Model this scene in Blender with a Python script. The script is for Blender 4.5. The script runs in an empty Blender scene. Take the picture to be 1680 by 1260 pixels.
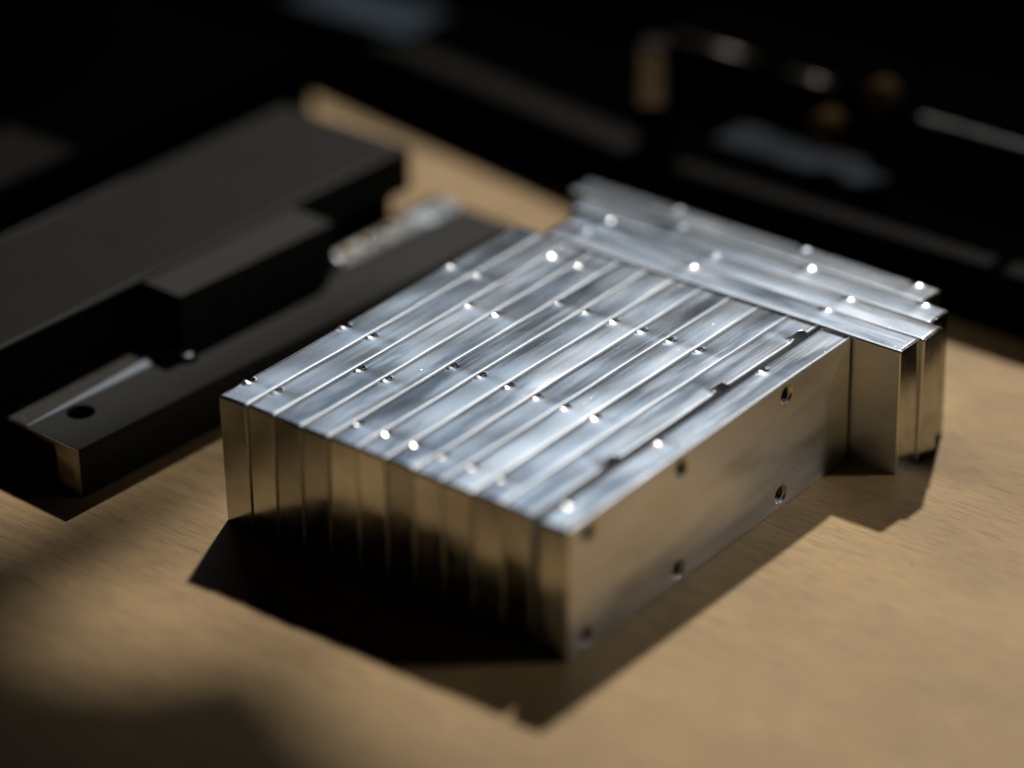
import bpy, bmesh, math, random
from mathutils import Vector, Matrix

random.seed(11)
U = 0.01                     # every length below is in centimetres, the scene is in metres
scene = bpy.context.scene
col = scene.collection

# ------------------------------------------------------------------ camera, world, lamps, exposure
cam_d = bpy.data.cameras.new('camera')
cam = bpy.data.objects.new('camera', cam_d)
col.objects.link(cam)
right = Vector((0.61759375, -0.78638443, -0.01332273))
up = Vector((0.38246096, 0.28548121, 0.87876282))
fwd = Vector((0.68724201, 0.54781384, -0.47707276))
rot = Matrix((right, up, -fwd)).transposed()
cam.matrix_world = Matrix.Translation(Vector((-61.548, -47.341, 50.508)) * U) @ rot.to_4x4()
cam_d.sensor_width = 36.0
cam_d.lens = 5722.925 / 1680 * 36.0
cam_d.clip_start = 0.02
cam_d.clip_end = 50
cam_d.dof.use_dof = True
cam_d.dof.focus_distance = 0.988
cam_d.dof.aperture_fstop = 2.4
scene.camera = cam

w = bpy.data.worlds.new("World")
scene.world = w
w.use_nodes = True
w.node_tree.nodes['Background'].inputs['Color'].default_value = (0.5, 0.6, 0.8, 1)
w.node_tree.nodes['Background'].inputs['Strength'].default_value = 0.001

KEYDIR = Vector((3.08, 1.39, 4.045)).normalized()


def area(name, pos, target, shape, sx, sy, power, colr):
    d = bpy.data.lights.new(name, 'AREA')
    d.shape = shape
    d.size = sx * U
    if sy:
        d.size_y = sy * U
    d.energy = power
    d.color = colr
    o = bpy.data.objects.new(name, d)
    col.objects.link(o)
    o.location = Vector(pos) * U
    o.rotation_euler = (Vector(target) - Vector(pos)).to_track_quat('-Z', 'Y').to_euler()
    return o


MID = Vector((7, 6, 2))
area('key_lamp', MID + KEYDIR * 600, MID, 'DISK', 23, 0, 325, (1.0, 0.91, 0.78))
az, el = math.radians(43), math.radians(35)
WDIR = Vector((math.cos(el) * math.cos(az), math.cos(el) * math.sin(az), math.sin(el)))
area('window_lamp', MID + WDIR * 230, MID, 'RECTANGLE', 130, 46, 1.9, (0.60, 0.79, 1.0))
az2, el2 = math.radians(57), math.radians(33)
FILLDIR = Vector((math.cos(el2) * math.cos(az2), math.cos(el2) * math.sin(az2), math.sin(el2)))
area('front_fill_lamp', MID + FILLDIR * 230, MID, 'RECTANGLE', 50, 46, 1.6, (1.0, 0.97, 0.94))  # unseen lamp added to whiten the front-left bar tops
# weak fill spot, unseen, added to lift shade on the right of the bench
sd = bpy.data.lights.new('side_fill', 'SPOT')
sd.energy = 55
sd.color = (1.0, 0.97, 0.93)
sd.spot_size = math.radians(10.5)
sd.spot_blend = 1.0
sd.shadow_soft_size = 0.12
so = bpy.data.objects.new('side_fill', sd)
col.objects.link(so)
so.location = Vector((7 + 115, -4 - 130, 105)) * U
so.rotation_euler = (Vector((16, -7, 0)) * U - so.location).to_track_quat('-Z', 'Y').to_euler()

scene.view_settings.view_transform = 'Standard'
scene.view_settings.look = 'None'
scene.view_settings.exposure = 0
scene.view_settings.gamma = 1
scene.cycles.max_bounces = 10
scene.cycles.sample_clamp_indirect = 6


# ------------------------------------------------------------------ materials
class NT:
    def __init__(self, name):
        self.m = bpy.data.materials.new(name)
        self.m.use_nodes = True
        self.t = self.m.node_tree
        self.b = self.t.nodes['Principled BSDF']

    def n(self, typ, **kw):
        nd = self.t.nodes.new(typ)
        for k, v in kw.items():
            if k in nd.inputs:
                nd.inputs[k].default_value = v
            else:
                setattr(nd, k, v)
        return nd

    def l(self, a, b):
        self.t.links.new(a, b)

    def coords(self, scale, rnd=True):
        tc = self.n('ShaderNodeTexCoord')
        mp = self.n('ShaderNodeMapping')
        mp.inputs['Scale'].default_value = [s / U for s in scale]
        self.l(tc.outputs['Object'], mp.inputs['Vector'])
        if not rnd:
            return mp.outputs[0]
        oi = self.n('ShaderNodeObjectInfo')
        ml = self.n('ShaderNodeMath', operation='MULTIPLY')
        ml.inputs[1].default_value = 57.0
        self.l(oi.outputs['Random'], ml.inputs[0])
        ad = self.n('ShaderNodeVectorMath', operation='ADD')
        self.l(mp.outputs[0], ad.inputs[0])
        self.l(ml.outputs[0], ad.inputs[1])
        return ad.outputs[0]

    def noise(self, vec, scale=1.0, detail=3.0, rough=0.55):
        nd = self.n('ShaderNodeTexNoise', Scale=scale, Detail=detail, Roughness=rough)
        self.l(vec, nd.inputs['Vector'])
        return nd.outputs['Fac']

    def ramp(self, fac, stops):
        r = self.n('ShaderNodeValToRGB')
        e = r.color_ramp.elements
        while len(e) < len(stops):
            e.new(0.5)
        for el_, (p, c) in zip(e, stops):
            el_.position = p
            el_.color = c if len(c) == 4 else (*c, 1)
        self.l(fac, r.inputs[0])
        return r.outputs[0]

    def maprange(self, fac, a, b, c, d):
        r = self.n('ShaderNodeMapRange')
        for i, v in enumerate((a, b, c, d)):
            r.inputs[i + 1].default_value = v
        self.l(fac, r.inputs[0])
        return r.outputs[0]

    def math(self, op, a, b):
        r = self.n('ShaderNodeMath', operation=op)
        for i, v in enumerate((a, b)):
            if isinstance(v, (int, float)):
                r.inputs[i].default_value = v
            else:
                self.l(v, r.inputs[i])
        return r.outputs[0]

    def bump(self, h, dist, strength=1.0, prev=None):
        b = self.n('ShaderNodeBump', Distance=dist * U, Strength=strength)
        self.l(h, b.inputs['Height'])
        if prev is not None:
            self.l(prev, b.inputs['Normal'])
        return b.outputs[0]


def g3(v):
    return (v, v, v)


def aluminium(name, streak=(0.15, 9, 9), base=(0.80, 0.81, 0.83), r0=0.15, r1=0.20, wav=0.0026, fine=0.0005, dark=0.8, stain=0.0, vary=0.0):
    t = NT(name)
    t.b.inputs['Metallic'].default_value = 1.0
    big = t.noise(t.coords((0.10, 0.8, 0.8)), 1.0, 2, 0.45)
    blot = t.noise(t.coords((0.40, 1.5, 1.5)), 1.0, 4, 0.5)
    st = t.noise(t.coords(streak), 1.0, 5, 0.7)
    pit = t.noise(t.coords((9, 11, 11)), 1.0, 2, 0.5)
    pm = t.maprange(pit, 0.70, 0.78, 0, 1)
    # colour: slightly oxidised patches and tiny pits
    c1 = t.ramp(blot, [(0.30, tuple(b * dark for b in base)), (0.58, base)])
    if vary:
        oi = t.n('ShaderNodeObjectInfo')
        mv = t.n('ShaderNodeMix', data_type='RGBA', blend_type='MULTIPLY')
        mv.inputs['Factor'].default_value = 1
        t.l(c1, mv.inputs['A'])
        t.l(t.ramp(oi.outputs['Random'], [(0.0, g3(1 - vary)), (1.0, g3(1.08))]), mv.inputs['B'])
        c1 = mv.outputs['Result']
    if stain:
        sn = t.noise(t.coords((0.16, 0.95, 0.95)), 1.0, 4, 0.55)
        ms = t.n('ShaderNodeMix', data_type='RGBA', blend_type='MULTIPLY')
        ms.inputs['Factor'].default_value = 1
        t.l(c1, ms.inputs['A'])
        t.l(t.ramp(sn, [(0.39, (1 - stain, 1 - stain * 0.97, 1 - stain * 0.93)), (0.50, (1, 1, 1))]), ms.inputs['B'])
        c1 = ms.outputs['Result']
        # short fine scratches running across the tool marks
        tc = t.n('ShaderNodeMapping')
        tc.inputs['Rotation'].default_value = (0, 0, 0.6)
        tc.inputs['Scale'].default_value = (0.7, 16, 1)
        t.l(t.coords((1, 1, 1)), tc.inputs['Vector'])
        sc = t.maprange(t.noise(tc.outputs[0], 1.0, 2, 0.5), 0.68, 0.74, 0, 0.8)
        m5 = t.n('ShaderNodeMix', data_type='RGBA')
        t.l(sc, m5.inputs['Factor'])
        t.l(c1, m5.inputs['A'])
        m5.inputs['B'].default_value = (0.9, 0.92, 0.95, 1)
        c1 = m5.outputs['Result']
    mx = t.n('ShaderNodeMix', data_type='RGBA')
    t.l(pm, mx.inputs['Factor'])
    t.l(c1, mx.inputs['A'])
    mx.inputs['B'].default_value = (0.30, 0.29, 0.28, 1)
    t.l(mx.outputs['Result'], t.b.inputs['Base Color'])
    rr = t.math('ADD', t.maprange(blot, 0.3, 0.7, r0, r1), t.maprange(st, 0.35, 0.65, -0.02, 0.04))
    t.l(rr, t.b.inputs['Roughness'])
    b1 = t.bump(big, wav * 4)
    b2 = t.bump(st, fine, 1.0, b1)
    b3 = t.bump(t.math('MULTIPLY', pm, -1.0), 0.002, 1.0, b2)
    sp = t.noise(t.coords((30, 30, 30)), 1.0, 1, 0.5)
    b4 = t.bump(t.math('MULTIPLY', sp, t.maprange(blot, 0.35, 0.6, 1.0, 0.15)), 0.0016, 1.0, b3)
    t.l(b4, t.b.inputs['Normal'])
    return t.m


def black_metal(name, v, rough, spec=0.5, tint=(1, 1, 1), dust=0.0):
    t = NT(name)
    blot = t.noise(t.coords((0.6, 0.9, 0.9)), 1.0, 5, 0.6)
    fine = t.noise(t.coords((14, 14, 14)), 1.0, 3, 0.6)
    lo, hi = [tuple(v * k * c for c in tint) for k in (0.75, 1.2)]
    c = t.ramp(blot, [(0.3, lo), (0.7, hi)])
    if dust:
        dn = t.maprange(t.noise(t.coords((3.2, 3.2, 3.2)), 1.0, 4, 0.7), 0.58, 0.75, 0, dust)
        mx = t.n('ShaderNodeMix', data_type='RGBA')
        t.l(dn, mx.inputs['Factor'])
        t.l(c, mx.inputs['A'])
        mx.inputs['B'].default_value = (0.16, 0.15, 0.13, 1)
        c = mx.outputs['Result']
    t.l(c, t.b.inputs['Base Color'])
    t.l(t.maprange(blot, 0.3, 0.7, rough - 0.04, rough + 0.06), t.b.inputs['Roughness'])
    t.b.inputs['Specular IOR Level'].default_value = spec
    t.l(t.bump(fine, 0.0025), t.b.inputs['Normal'])
    return t.m


def simple_metal(name, c, rough):
    t = NT(name)
    t.b.inputs['Metallic'].default_value = 1.0
    n = t.noise(t.coords((1.5, 1.5, 1.5)), 1.0, 4, 0.6)
    t.l(t.ramp(n, [(0.3, tuple(x * 0.75 for x in c)), (0.7, c)]), t.b.inputs['Base Color'])
    t.l(t.maprange(n, 0.3, 0.7, rough - 0.05, rough + 0.08), t.b.inputs['Roughness'])
    return t.m


def plywood():
    t = NT('plywood')
    grain = t.noise(t.coords((3.0, 0.22, 3.0), False), 1.0, 6, 0.65)
    fib = t.noise(t.coords((11, 0.8, 11), False), 1.0, 6, 0.8)
    cloud = t.noise(t.coords((0.16, 0.10, 0.16), False), 1.0, 4, 0.6)
    c = t.ramp(grain, [(0.25, (0.325, 0.214, 0.092)), (0.5, (0.43, 0.290, 0.134)), (0.75, (0.49, 0.342, 0.165))])
    fm = t.maprange(fib, 0.48, 0.70, 0, 0.85)
    mx = t.n('ShaderNodeMix', data_type='RGBA')
    t.l(fm, mx.inputs['Factor'])
    t.l(c, mx.inputs['A'])
    mx.inputs['B'].default_value = (0.15, 0.09, 0.045, 1)
    cm = t.ramp(cloud, [(0.32, g3(0.72)), (0.66, g3(1.08))])
    m2 = t.n('ShaderNodeMix', data_type='RGBA', blend_type='MULTIPLY')
    m2.inputs['Factor'].default_value = 1
    t.l(mx.outputs['Result'], m2.inputs['A'])
    t.l(cm, m2.inputs['B'])
    # few small dark specks
    vo = t.n('ShaderNodeTexVoronoi', Scale=0.45)
    t.l(t.coords((1, 1, 1), False), vo.inputs['Vector'])
    sp = t.maprange(vo.outputs['Distance'], 0.012, 0.035, 0.7, 0)
    m3 = t.n('ShaderNodeMix', data_type='RGBA')
    t.l(sp, m3.inputs['Factor'])
    t.l(m2.outputs['Result'], m3.inputs['A'])
    m3.inputs['B'].default_value = (0.06, 0.04, 0.025, 1)
    t.l(m3.outputs['Result'], t.b.inputs['Base Color'])
    t.l(t.maprange(grain, 0.3, 0.7, 0.50, 0.62), t.b.inputs['Roughness'])
    t.b.inputs['Specular IOR Level'].default_value = 0.32
    t.l(t.bump(t.math('ADD', t.math('MULTIPLY', grain, 0.1), fib), 0.010), t.b.inputs['Normal'])
    return t.m


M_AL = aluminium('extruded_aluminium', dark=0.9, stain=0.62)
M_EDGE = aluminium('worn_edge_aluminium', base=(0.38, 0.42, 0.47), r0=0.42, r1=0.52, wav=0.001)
M_END = aluminium('saw_cut_aluminium', streak=(9, 9, 0.3), base=(0.76, 0.79, 0.84), vary=0.42, r0=0.12, r1=0.22, wav=0.003, fine=0.0005)
M_SIDE = aluminium('brushed_aluminium_side', streak=(0.22, 12, 12), base=(0.76, 0.79, 0.83), r0=0.30, r1=0.44, wav=0.003, fine=0.0007)
M_PLY = plywood()
M_RAIL = black_metal('black_anodised', 0.0115, 0.55, 0.14, (0.84, 1.0, 1.13), dust=0.10)
M_PLATE = black_metal('black_plate', 0.0042, 0.5, 0.08, (0.84, 1.02, 1.10))
M_DARK = black_metal('dark_machine_paint', 0.0010, 0.5, 0.0)
M_SLOT_SHADE = black_metal('slot_shade_black', 0.002, 0.8, 0.0)
M_STEEL = simple_metal('polished_steel', (0.80, 0.84, 0.88), 0.24)
M_BLUE = simple_metal('blued_steel', (0.006, 0.009, 0.013), 0.34)
M_BLUE2 = simple_metal('grey_steel', (0.024, 0.036, 0.050), 0.34)
M_SCREW = simple_metal('screw_steel', (0.30, 0.33, 0.37), 0.3)
M_STRIP = simple_metal('worn_steel', (0.022, 0.028, 0.036), 0.36)
M_ROD = simple_metal('satin_rod', (0.75, 0.78, 0.82), 0.38)
M_CHROME = simple_metal('chromed_rod', (0.6, 0.64, 0.70), 0.22)
M_ROUGH = simple_metal('sawn_aluminium', (0.60, 0.58, 0.54), 0.42)
M_DUST = black_metal('dusty_steel', 0.012, 0.5, 0.2, dust=0.6)
M_HIGHLIGHT = black_metal('edge_highlight_paint', 0.035, 0.5, 0.3)  # lighter colour for the highlights painted along the plate edges
M_FAINT = black_metal('faint_sheen', 0.0016, 0.5, 0.03, (0.8, 1.0, 1.2))  # colour stands in for faint sheen on the beam edge
M_GREY = black_metal('matte_grey', 0.0055, 0.6, 0.03, (0.95, 1.0, 1.08))  # paler grey carries the faint light on machine edges and housing top
M_DULL = simple_metal('dull_aluminium', (0.26, 0.24, 0.23), 0.36)
M_BRONZE = black_metal('dark_bronze', 0.045, 0.6, 0.0, (1.0, 0.66, 0.33))
M_GOLD_GLINT = simple_metal('brass', (0.70, 0.48, 0.22), 0.3)  # brass colour for golden reflections put on the slide's balls
M_TAN = simple_metal('bare_aluminium', (0.72, 0.70, 0.68), 0.3)
M_MATTE = black_metal('matte_black', 0.004, 0.8, 0.0)


# ------------------------------------------------------------------ helpers
def link(name, me, mats, parent=None):
    o = bpy.data.objects.new(name, me)
    for m in (mats if isinstance(mats, (list, tuple)) else [mats]):
        if m.name not in [x.name for x in me.materials if x]:
            me.materials.append(m)
    col.objects.link(o)
    if parent:
        o.parent = parent
    return o


def tag(o, label=None, cat=None, group=None, kind=None):
    for k, v in (('label', label), ('category', cat), ('group', group), ('kind', kind)):
        if v:
            o[k] = v
    return o


def empty(name, loc, rz=0.0):
    o = bpy.data.objects.new(name, None)
    o.empty_display_size = 0.01
    col.objects.link(o)
    o.location = Vector(loc) * U
    o.rotation_euler = (0, 0, rz)
    return o


def bm_finish(bm, name, mats, parent=None, bevel=0.0, segs=2, smooth=False):
    if bevel:
        bmesh.ops.bevel(bm, geom=[e for e in bm.edges if len(e.link_faces) == 2 and e.calc_face_angle(0) > 0.5],
                        offset=bevel, segments=segs, affect='EDGES', profile=0.5)
    for v in bm.verts:
        v.co *= U
    bmesh.ops.recalc_face_normals(bm, faces=bm.faces)
    if smooth:
        for f in bm.faces:
            f.smooth = True
    me = bpy.data.meshes.new(name)
    bm.to_mesh(me)
    bm.free()
    return link(name, me, mats, parent)


def box(bm, x0, x1, y0, y1, z0, z1):
    vs = [bm.verts.new((x, y, z)) for x in (x0, x1) for y in (y0, y1) for z in (z0, z1)]
    for f in ((0, 1, 3, 2), (4, 6, 7, 5), (0, 4, 5, 1), (2, 3, 7, 6), (0, 2, 6, 4), (1, 5, 7, 3)):
        bm.faces.new([vs[i] for i in f])
    return vs


def prism(bm, poly, z0, z1):
    lo = [bm.verts.new((x, y, z0)) for x, y in poly]
    hi = [bm.verts.new((x, y, z1)) for x, y in poly]
    n = len(poly)
    bm.faces.new(hi)
    bm.faces.new(lo[::-1])
    for i in range(n):
        bm.faces.new((lo[i], lo[(i + 1) % n], hi[(i + 1) % n], hi[i]))


def lathe(bm, prof, n=32, axis='Z', centre=(0, 0, 0)):
    """revolve (radius, height) pairs; open profile with capped poles where radius is 0"""
    rings = []
    for r, h in prof:
        if r == 0:
            rings.append([h])
            continue
        rings.append([(r * math.cos(2 * math.pi * k / n), r * math.sin(2 * math.pi * k / n), h) for k in range(n)])

    def put(p):
        x, y, z = p
        if axis == 'Y':
            x, y, z = x, z, y
        elif axis == 'X':
            x, y, z = z, x, y
        return bm.verts.new((x + centre[0], y + centre[1], z + centre[2]))
    vr = []
    for rg in rings:
        vr.append([put((0, 0, rg[0]))] if len(rg) == 1 else [put(p) for p in rg])
    for a, b in zip(vr, vr[1:]):
        for k in range(n):
            k2 = (k + 1) % n
            if len(a) == 1 and len(b) == 1:
                continue
            if len(a) == 1:
                bm.faces.new((a[0], b[k], b[k2]))
            elif len(b) == 1:
                bm.faces.new((a[k], a[k2], b[0]))
            else:
                bm.faces.new((a[k], a[k2], b[k2], b[k]))


def cut_with(o, cutters, mat, bake=True):
    """cut closed lathe shapes (profile, axis, centre) out of the mesh of o"""
    bm = bmesh.new()
    for prof, axis, centre in cutters:
        lathe(bm, prof, 32, axis, centre)
    for v in bm.verts:
        v.co *= U
    bmesh.ops.recalc_face_normals(bm, faces=bm.faces)
    me = bpy.data.meshes.new('cut')
    bm.to_mesh(me)
    bm.free()
    me.materials.append(mat)
    c = bpy.data.objects.new('cut', me)
    col.objects.link(c)
    c.parent = o
    md = o.modifiers.new('holes', 'BOOLEAN')
    md.object = c
    md.operation = 'DIFFERENCE'
    md.solver = 'EXACT'
    md.material_mode = 'TRANSFER'
    bpy.context.view_layer.update()
    dg = bpy.context.evaluated_depsgraph_get()
    new = bpy.data.meshes.new_from_object(o.evaluated_get(dg))
    nm = o.data.name
    o.modifiers.clear()
    o.data = new
    new.name = nm
    bpy.data.objects.remove(c)


def gs(x, s):
    return math.exp(-(x / s) ** 2)


# ------------------------------------------------------------------ setting: the bench top
bm = bmesh.new()
box(bm, -45, 60, -60, 60, -2.4, 0)
tag(bm_finish(bm, 'bench_top', M_PLY), kind='structure')
bm = bmesh.new()
box(bm, -300, 400, -300, 400, -75, -74)
tag(bm_finish(bm, 'floor', M_MATTE), kind='structure')

# unseen blocker added high over the bench; outline shaped to shadow the near left
bm = bmesh.new()
prism(bm, [(-60, -12), (44.0, -12), (47.6, 24.0), (48.3, 26.6), (49.2, 28.2), (49.8, 29.4), (49.6, 30.8), (47.9, 31.6), (46.9, 33.2),
           (46.9, 34.8), (47.6, 35.9), (51.0, 36.0), (56.5, 36.2), (62, 36.4), (62, 37.6), (56.2, 37.7), (49.0, 38.6), (49.2, 50), (66, 58),
           (72, 66), (72, 130), (-60, 130)], 69.2, 70.0)
blocker = tag(bm_finish(bm, 'overhead_blocker', M_MATTE), kind='structure')

# ------------------------------------------------------------------ aluminium bars
H = 4.045
BW = 0.978


def bar_mesh(name, L, holes, edge=1, seed=0, crown=0.0, tilt=0.0, notch=1.0, burr=0.050, big=False):
    """A bar lying along x: x 0..L, y 0..BW, z 0..H. The tapped holes just below the top swell it into
    low ridges; the countersinks on the side named by edge (1: y=BW, -1: y=0) break the corner."""
    rnd = random.Random(seed)
    # stations along x
    xs = {0.0, 0.035, L - 0.035, L}
    k = 0.12
    while k < L - 0.1:
        xs.add(round(k, 3))
        k += 0.16
    for h in holes:
        for j in range(-16, 17):
            xs.add(round(h + j * 0.035, 3))
    xs = sorted(x for x in xs if 0 <= x <= L)
    r, rb = 0.05, 0.03
    loop = []          # (y, z, istop)
    loop.append((rb, 0, 0))
    loop.append((BW - rb, 0, 0))
    loop.append((BW, rb, 0))
    loop.append((BW, H - 0.5, 0))
    for a in range(0, 6):
        t = a / 5 * math.pi / 2
        loop.append((BW - r + r * math.cos(t), H - r + r * math.sin(t), 1))
    NT_ = 12
    for j in range(1, NT_):
        loop.append((BW - r - (BW - 2 * r) * j / NT_, H, 1))
    for a in range(0, 6):
        t = math.pi / 2 + a / 5 * math.pi / 2
        loop.append((r + r * math.cos(t), H - r + r * math.sin(t), 1))
    loop.append((0, H - 0.5, 0))
    loop.append((0, rb, 0))
    n = len(loop)
    amps = [(h, rnd.uniform(0.85, 1.15), rnd.uniform(-0.02, 0.02), rnd.choice((0.7, 0.8, 0.9, 1.0, 1.1))) for h in holes]
    ph = [rnd.uniform(0, 6.28) for _ in range(4)]
    ks, ke, kz = rnd.uniform(-0.05, 0.05), rnd.uniform(-0.01, 0.01), rnd.uniform(-0.016, 0.016)

    def top(x, y):
        u = y / BW
        z = crown * (1 - (2 * u - 1) ** 2) + tilt * (u - 0.5)
        z += 0.006 * math.sin(x * 0.9 + ph[0]) + 0.003 * math.sin(x * 2.1 + ph[1] + 2 * u)
        e = BW - y if edge > 0 else y
        for h, a, s, b in amps:
            d = x - h - s
            z += a * (0.0045 * gs(d, 0.26) + burr * b * gs(d + 0.02, 0.12) * gs(e - 0.04, 0.14))
            if notch and not big:
                z -= notch * 0.16 * gs(d - 0.17, 0.085) * gs(e, 0.11)
        return z

    verts, faces, mi, sm = [], [], [], []
    for si, x in enumerate(xs):
        inset = 0.042 if si in (0, len(xs) - 1) else 0
        for (y, z, tp) in loop:
            zz = z + (top(x, y) if tp else 0)
            yy = y
            if inset:
                yy = y + (BW / 2 - y) * inset * 2 / BW
                zz = zz + (H / 2 - zz) * inset * 2 / H
            skew = (ks if si < 2 else ke) * (y - BW / 2) + (kz * (z - H / 2) if si < 2 else 0) if si < 2 or si > len(xs) - 3 else 0
            verts.append(((x + skew) * U, yy * U, zz * U))
    for s in range(len(xs) - 1):
        for i in range(n):
            j = (i + 1) % n
            faces.append((s * n + i, s * n + j, (s + 1) * n + j, (s + 1) * n + i))
            both = loop[i][2] and loop[j][2]
            sm.append(bool(both))
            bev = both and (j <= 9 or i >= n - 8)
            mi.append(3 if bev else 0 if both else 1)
    faces.append(tuple(range(n))[::-1])
    faces.append(tuple((len(xs) - 1) * n + i for i in range(n)))
    sm += [False, False]
    mi += [2, 2]
    me = bpy.data.meshes.new(name)
    me.from_pydata(verts, [], faces)
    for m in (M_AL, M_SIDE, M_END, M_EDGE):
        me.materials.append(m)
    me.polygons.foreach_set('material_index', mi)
    me.polygons.foreach_set('use_smooth', sm)
    me.update()
    bm_ = bmesh.new()
    bm_.from_mesh(me)
    bmesh.ops.recalc_face_normals(bm_, faces=bm_.faces)
    bm_.to_mesh(me)
    bm_.free()
    return me


LB = 13.47
ordinal = ['leftmost aluminium bar, its long face towards the black slide', 'second', 'third', 'fourth', 'fifth', 'sixth',
           'seventh', 'eighth', 'ninth', 'tenth', 'eleventh']
bar_label = [
    'leftmost of the lengthwise aluminium bars, standing beside the black slide rail',
    'second lengthwise aluminium bar from the left, right beside the outermost left one',
    'third lengthwise aluminium bar from the left, after the widest dark seam in the end faces',
    'fourth lengthwise aluminium bar from the left, bright seam along its top edge',
    'fifth lengthwise aluminium bar from the left, dark speckled patch on its top',
    'sixth lengthwise aluminium bar from the left, near the middle of the pack',
    'seventh lengthwise aluminium bar from the left, grey smear on its front half',
    'eighth lengthwise aluminium bar from the left, fifth from the right side of the pack',
    'ninth lengthwise aluminium bar from the left, fourth from the right side of the pack',
    'tenth lengthwise aluminium bar from the left, third from the right side of the pack',
    'lengthwise aluminium bar with scalloped notches open to the dark gap beside the outermost right bar',
]
normal = [1.02, 5.15, 10.05]
flipped = [3.45, 8.40, 12.43]
hole_sets = [normal, normal, flipped, flipped, normal, normal, normal, normal, normal, normal, [3.25, 8.38, 12.25]]
gaps = [0, 0.01, 0.05, 0.015, 0.02, 0.01, 0.012, 0.02, 0.008, 0.015, 0.01]
for i in range(11):
    edge = -1 if i == 10 else 1
    me = bar_mesh('aluminium_bar', LB, hole_sets[i], edge, seed=i, crown=random.uniform(-0.004, 0.008),
                  tilt=random.uniform(-0.016, 0.010), notch=0.9, big=(i == 10))
    o = bpy.data.objects.new('aluminium_bar', me)
    col.objects.link(o)
    y0 = 1.15 + (10 - i) + random.uniform(-0.006, 0.006) - (0.02 if i == 2 else 0)
    o.location = Vector((random.uniform(-0.03, 0.03), y0, random.uniform(-0.0, 0.0))) * U
    tag(o, bar_label[i], 'metal bar', 'aluminium bars standing side by side')
    o.rotation_euler.z = math.radians(random.uniform(-0.03, 0.03))
    if i == 10:      # counterbores that break out through the top corner of this bar
        cut_with(o, [([(0, -0.2), (0.42, -0.2), (0.42, 0.24), (0, 0.24)], 'Y', (h + 0.25, 0, 3.76)) for h in hole_sets[i]], M_SIDE)

# outermost right bar, with six drilled and tapped holes on its open face
me = bar_mesh('aluminium_bar', LB, [1.05, 5.2, 10.2], 1, seed=40, crown=0.006, tilt=0.0, notch=0.5)
o12 = bpy.data.objects.new('aluminium_bar', me)
col.objects.link(o12)
hole_pos = [(0.90, 3.60), (5.10, 3.60), (10.18, 3.60), (0.80, 0.47), (5.02, 0.43), (10.02, 0.45)]
cut_with(o12, [([(0, -0.2), (0.30, -0.2), (0.30, 0.0), (0.262, 0.05), (0.262, 0.75), (0, 0.75)], 'Y', (hx, 0, hz)) for hx, hz in hole_pos], M_TAN)
o12.location = Vector((-0.06, -0.10, 0)) * U
o12.rotation_euler.z = math.atan2(0.10, 13.5)
tag(o12, 'outermost right aluminium bar with six tapped holes in its long open side face', 'metal bar',
    'aluminium bars standing side by side')
thread = bmesh.new()
prof = [(0.262, 0.05)]
yy = 0.05
while yy < 0.68:
    prof += [(0.262, yy + 0.006), (0.215, yy + 0.028), (0.215, yy + 0.034)]
    yy += 0.055
prof += [(0.2, 0.70), (0, 0.70)]
lathe(thread, prof, 28, 'Y')
for v in thread.verts:
    v.co *= U
tm = bpy.data.meshes.new('tapped_hole')
thread.to_mesh(tm)
thread.free()
for hx, hz in hole_pos:
    th = link('tapped_hole', tm, M_TAN, o12)
    th.location = Vector((hx, 0, hz)) * U

# ------------------------------------------------------------------ crossbars at the far end
cross = [   # x near edge, y right end, y left end, bump y positions, label
    (13.49, -1.65, 11.20, [1.48, 6.26, 10.23], 'nearest aluminium crossbar, laid across the ends of the lengthwise bars'),
    (14.48, -1.77, 11.12, [1.33, 6.13, 10.09], 'second nearest aluminium crossbar, its right end sticking out farthest'),
    (15.47, -1.38, 11.75, [-0.60, 3.38, 8.09], 'third aluminium crossbar, between the second one and the farthest one'),
    (16.46, -0.45, 12.45, [0.25, 4.23, 8.93], 'farthest aluminium crossbar, its right end set back, in front of the dark machine'),
]
for k, (x0, yr, yl, bumps, lab) in enumerate(cross):
    Lc = yl - yr
    # local x runs along world +y, local y runs along world -x  -> far side is local y = 0
    me = bar_mesh('aluminium_crossbar', Lc, [b - yr for b in bumps], -1, seed=60 + k,
                  crown=random.uniform(0, 0.012), tilt=random.uniform(-0.02, 0.02), notch=0.35, burr=0.040)
    o = bpy.data.objects.new('aluminium_crossbar', me)
    col.objects.link(o)
    o.rotation_euler.z = math.pi / 2
    o.location = Vector((x0 + BW, yr, 0)) * U
    tag(o, lab, 'metal bar', 'aluminium crossbars behind the lengthwise bars')

# ------------------------------------------------------------------ black linear slide on the left
A = -math.atan2(1.01, 18.9)
st = empty('linear_slide', (-1.57, 16.28, 0), A)
tag(st, 'black linear slide with polished steel strip and carriage, beside the leftmost bar', 'linear slide')
LR = 18.9
# body: black profile with a T-slot end, extruded along x.  y grows to the left
bm = bmesh.new()
out = [(0, 0), (3.55, 0), (3.55, 0.55), (3.2, 0.55), (3.2, 1.28), (3.55, 1.28), (3.55, 1.6), (2.18, 1.6), (2.16, 1.57), (2.14, 1.6),
       (0, 1.6)]
slot = []
lo = [bm.verts.new((0, y, z)) for y, z in out]
hi = [bm.verts.new((LR, y, z)) for y, z in out]
bm.faces.new(lo)
bm.faces.new(hi[::-1])
for i in range(len(out)):
    j = (i + 1) % len(out)
    bm.faces.new((lo[i], hi[i], hi[j], lo[j]))
rail = bm_finish(bm, 'rail_body', M_RAIL, st, bevel=0.025, segs=2)
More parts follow.
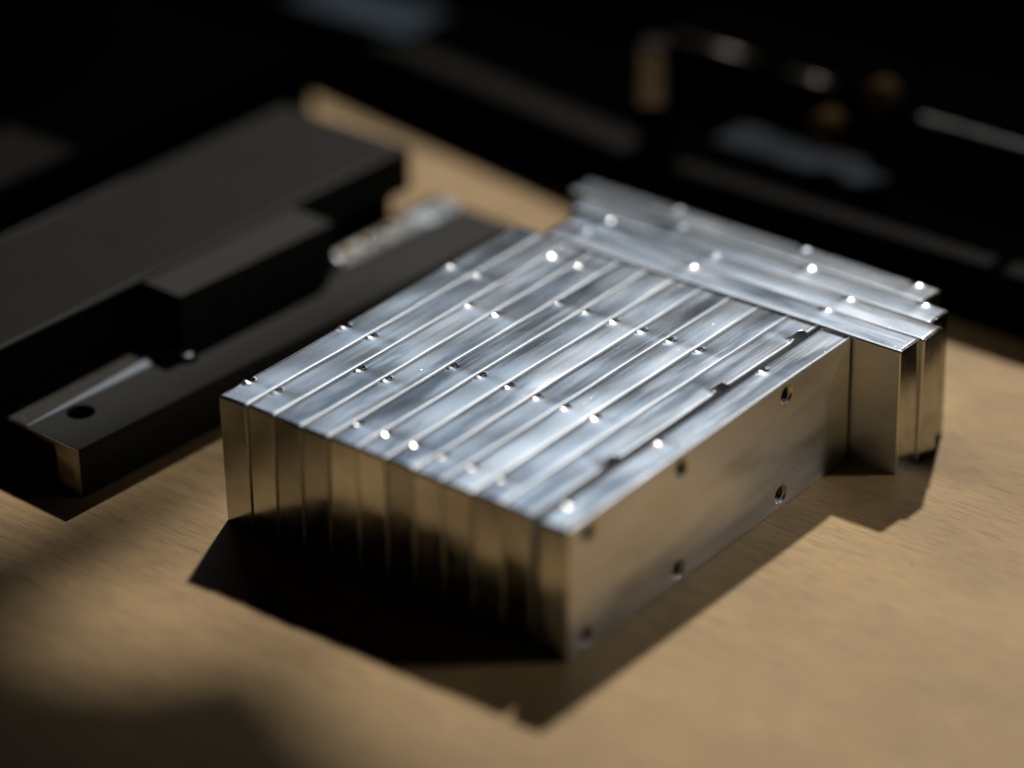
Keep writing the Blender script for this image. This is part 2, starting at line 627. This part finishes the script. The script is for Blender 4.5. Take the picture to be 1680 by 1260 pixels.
# drilled holes through the ledge
cut_with(rail, [([(0, 0.3), (0.40, 0.3), (0.40, 1.52), (0.48, 1.7), (0, 1.7)], 'Z', (1.55, 1.62, 0)),
                ([(0, 0.9), (0.34, 0.9), (0.34, 2.0), (0, 2.0)], 'Z', (5.80, 1.60, 0))], M_RAIL)
# bare end face of the profile with the keyhole slot
bm = bmesh.new()
key = []
pts = [(0.02, 0.02), (0.95, 0.02), (0.95, 0.55), (0.86, 0.62), (0.72, 0.52), (0.60, 0.55), (0.52, 0.62), (0.38, 0.45), (0.28, 0.60), (0.27, 0.88),
       (0.40, 0.98), (0.55, 0.93), (0.72, 1.05), (0.90, 1.02), (0.95, 1.10), (1.02, 1.40), (3.3, 1.46), (3.3, 1.57), (0.02, 1.57)]
lo = [bm.verts.new((-0.03, y, z)) for y, z in pts]
hi = [bm.verts.new((0.01, y, z)) for y, z in pts]
bm.faces.new(lo)
bm.faces.new(hi[::-1])
for i in range(len(pts)):
    j = (i + 1) % len(pts)
    bm.faces.new((lo[i], hi[i], hi[j], lo[j]))
bmesh.ops.triangulate(bm, faces=[f for f in bm.faces if len(f.verts) > 4])
bm_finish(bm, 'end_face', M_ROUGH, st)
bm = bmesh.new()
box(bm, -0.018, -0.004, 0.12, 0.99, 0.36, 1.2)
bm_finish(bm, 'slot_shade', M_SLOT_SHADE, st)  # black sheet behind the keyhole stands in for the shade inside
bm = bmesh.new()
box(bm, 0.0, 11.5, 3.553, 4.7, 0.0, 1.598)
bm_finish(bm, 'side_flange', M_RAIL, st, bevel=0.02)
# polished steel strip, widening away from the camera, let into the top
bm = bmesh.new()
cs = []
for x, y0, y1 in ((-0.02, 2.16, 2.20), (5.35, 2.13, 2.45)):
    k = 0.20 * (y1 - y0)
    cs.append([bm.verts.new(p) for p in ((x, y0, 1.55), (x, y0, 1.612), (x, y1, 1.612 + k), (x, y1, 1.55))])
for q in range(4):
    p = (q + 1) % 4
    bm.faces.new((cs[0][q], cs[0][p], cs[1][p], cs[1][q]))
bm.faces.new(cs[0])
bm.faces.new(cs[1][::-1])
bm_finish(bm, 'steel_strip', M_STRIP, st)
bm = bmesh.new()
prism(bm, [(0.0, 2.21), (5.6, 2.46), (5.6, 3.52), (0.0, 3.52)], 1.55, 1.606)
bm_finish(bm, 'dusty_plate', M_DUST, st)
bm = bmesh.new()
prism(bm, [(12.8, 2.18), (LR, 2.18), (LR, 3.1), (12.8, 3.1)], 1.55, 1.66)
bm_finish(bm, 'steel_strip', M_STEEL, st, bevel=0.03)
# balls added for glints beside the carriage; brass colour stands in for reflections
for bx, by, br in ((13.15, 2.36, 0.20), (14.0, 2.75, 0.16), (14.9, 2.8, 0.15), (16.0, 2.85, 0.15)):
    bm = bmesh.new()
    bmesh.ops.create_uvsphere(bm, u_segments=20, v_segments=12, radius=br)
    for v in bm.verts:
        v.co += Vector((bx, by, 1.72))
    bm_finish(bm, 'glint_ball', M_CHROME if by < 2.5 else M_GOLD_GLINT, st, smooth=True)
# carriage
bm = bmesh.new()
prism(bm, [(6.2, 2.12), (12.75, 2.12), (12.75, 3.9), (6.2, 3.9)], 1.72, 3.36)
bm_finish(bm, 'carriage', M_RAIL, st, bevel=0.06, segs=3)
# screw standing out of the ledge beside the carriage
bm = bmesh.new()
lathe(bm, [(0.0, 1.70), (0.07, 1.70), (0.09, 1.80), (0.17, 1.80), (0.20, 1.76), (0.20, 1.2), (0, 1.2)], 24, 'Z', (5.80, 1.60, 0))
bm_finish(bm, 'screw', M_SCREW, st, smooth=True)

# big black plate next to it
pl = empty('black_plate', (-6.0, 20.05, 0), -math.atan2(0.6, 17.8))
tag(pl, 'wide flat black plate lying behind the linear slide at the left', 'metal plate')
bm = bmesh.new()
prism(bm, [(0, 0), (22.9, 0), (22.9, 5.55), (0, 5.55)], 1.95, 3.42)
bm_finish(bm, 'top_plate', M_PLATE, pl, bevel=0.10, segs=3)
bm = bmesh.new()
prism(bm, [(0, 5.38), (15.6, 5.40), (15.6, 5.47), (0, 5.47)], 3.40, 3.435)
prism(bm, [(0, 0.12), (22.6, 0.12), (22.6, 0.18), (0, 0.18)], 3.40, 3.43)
bm_finish(bm, 'edge_highlight', M_HIGHLIGHT, pl)  # paler strips stand in for light catching the plate's edges
bm = bmesh.new()
prism(bm, [(0.3, 0.5), (22.5, 0.5), (22.5, 5.2), (0.3, 5.2)], 0.0, 1.95)
bm_finish(bm, 'base_block', M_DARK, pl)

# housing at the far left, only a black mass in the picture
ho = empty('machine_housing', (-12, 27.6, 0), 0)
tag(ho, 'black machine housing filling the upper left corner behind the wide plate', 'machine')
bm = bmesh.new()
prism(bm, [(0, 0), (33.5, 0), (33.5, 40), (0, 40)], 0.0, 3.2)
bm_finish(bm, 'base_block', M_DARK, ho, bevel=0.1)
bm = bmesh.new()
prism(bm, [(15, 0.5), (22.5, 0.5), (22.5, 3.6), (15, 3.6)], 3.2, 3.3)
bm_finish(bm, 'lit_patch', M_GREY, ho, bevel=0.04)  # paler slab stands in for faint light on the housing top
bm = bmesh.new()
prism(bm, [(8, 6), (30, 6), (30, 40), (8, 40)], 3.2, 9.0)
bm_finish(bm, 'cover', M_DARK, ho, bevel=0.4, segs=3)

# ------------------------------------------------------------------ dark machine behind
mc = empty('dark_machine', (22.9, -30, 0), 0)
tag(mc, 'long dark machine across the back with dim steel plates and brass knobs', 'machine')


def mpart(name, poly, z0, z1, mat, bevel=0.08, segs=2):
    bm = bmesh.new()
    prism(bm, [(x - 22.9, y + 30) for x, y in poly], z0, z1)
    return bm_finish(bm, name, mat, mc, bevel=bevel, segs=segs)


def mbox(name, x0, x1, y0, y1, z0, z1, mat, bevel=0.08, segs=2):
    return mpart(name, [(x0, y0), (x1, y0), (x1, y1), (x0, y1)], z0, z1, mat, bevel, segs)


mpart('base_beam', [(22.6, -30), (30, -30), (30, 14.5), (22.9, 14.5)], 0, 2.0, M_DARK, 0.35, 4)
mpart('base_beam', [(22.9, 14.7), (30, 14.7), (31, 45), (27.6, 45)], 0, 2.0, M_DARK, 0.35, 4)
mpart('edge_sheen', [(23.05, 15.2), (24.4, 15.2), (26.2, 28), (25.2, 28)], 1.9, 2.12, M_GREY, 0.1, 3)  # paler strips stand in for light on the beams' front chamfer
mpart('edge_sheen', [(22.9, -6), (23.8, -6), (23.8, 0.6), (22.9, 0.6)], 1.9, 2.1, M_GREY, 0.1, 3)
mbox('steel_plate', 25.3, 27.0, 6.9, 13.2, 2.0, 2.25, M_BLUE)
mbox('steel_plate', 25.9, 28.3, 26.9, 32.6, 2.0, 2.4, M_BLUE2)
mbox('upper_rail', 27.6, 32, -20, 8.4, 2.0, 4.0, M_DARK, 0.12, 3)
mbox('upper_rail', 28.5, 32, 8.8, 18.0, 2.0, 3.9, M_DARK, 0.12, 3)
for nm, z0, z1, hw, hd, mt in (('block_post', 2.0, 4.1, 0.45, 0.5, M_DARK), ('upright_block', 4.1, 6.0, 0.42, 0.58, M_DULL), ('block_cap', 6.0, 6.1, 0.44, 0.60, M_GREY)):
    ca, sa = math.cos(math.radians(25)), math.sin(math.radians(25))
    mpart(nm, [(23.5 + ca * a - sa * b, 14.3 + sa * a + ca * b) for a, b in ((-hd, -hw), (hd, -hw), (hd, hw), (-hd, hw))], z0, z1, mt, 0.04)
for (kx, ky, kz) in ((26.0, 9.1, 3.6), (27.0, 7.7, 4.7)):
    bm = bmesh.new()
    lathe(bm, [(0, -0.5), (0.5, -0.5), (0.55, -0.4), (0.55, 0.3), (0.45, 0.42), (0, 0.42)], 24, 'X', (kx - 22.9, ky + 30, kz))
    bm_finish(bm, 'brass_knob', M_BRONZE, mc)
for (y0, y1, rx, rz, rr, mm) in ((-8.0, 6.5, 27.5, 4.02, 0.13, M_ROD), (13.3, 17.0, 28.35, 3.98, 0.09, M_DULL), (10.2, 12.2, 28.1, 3.98, 0.09, M_DULL)):  # rods added to catch light, standing in for the upper rails' bright edges
    bm = bmesh.new()
    lathe(bm, [(0, y0 + 30), (rr, y0 + 30), (rr, y1 + 30), (0, y1 + 30)], 20, 'Y', (rx - 22.9, 0, rz))
    bm_finish(bm, 'glint_rod', mm, mc, smooth=True)
mbox('base_beam', 17.2, 22.2, -18, -4.7, 0, 3.0, M_DARK, 0.2)
mpart('edge_sheen', [(23.0, 1.2), (23.7, 1.2), (23.7, 13.2), (23.1, 13.2)], 1.9, 2.09, M_FAINT, 0.08, 2)  # faint strip put in as sheen along the beam's top edge
mbox('body', 38, 62, -40, 60, 0, 7, M_DARK, 0.3)
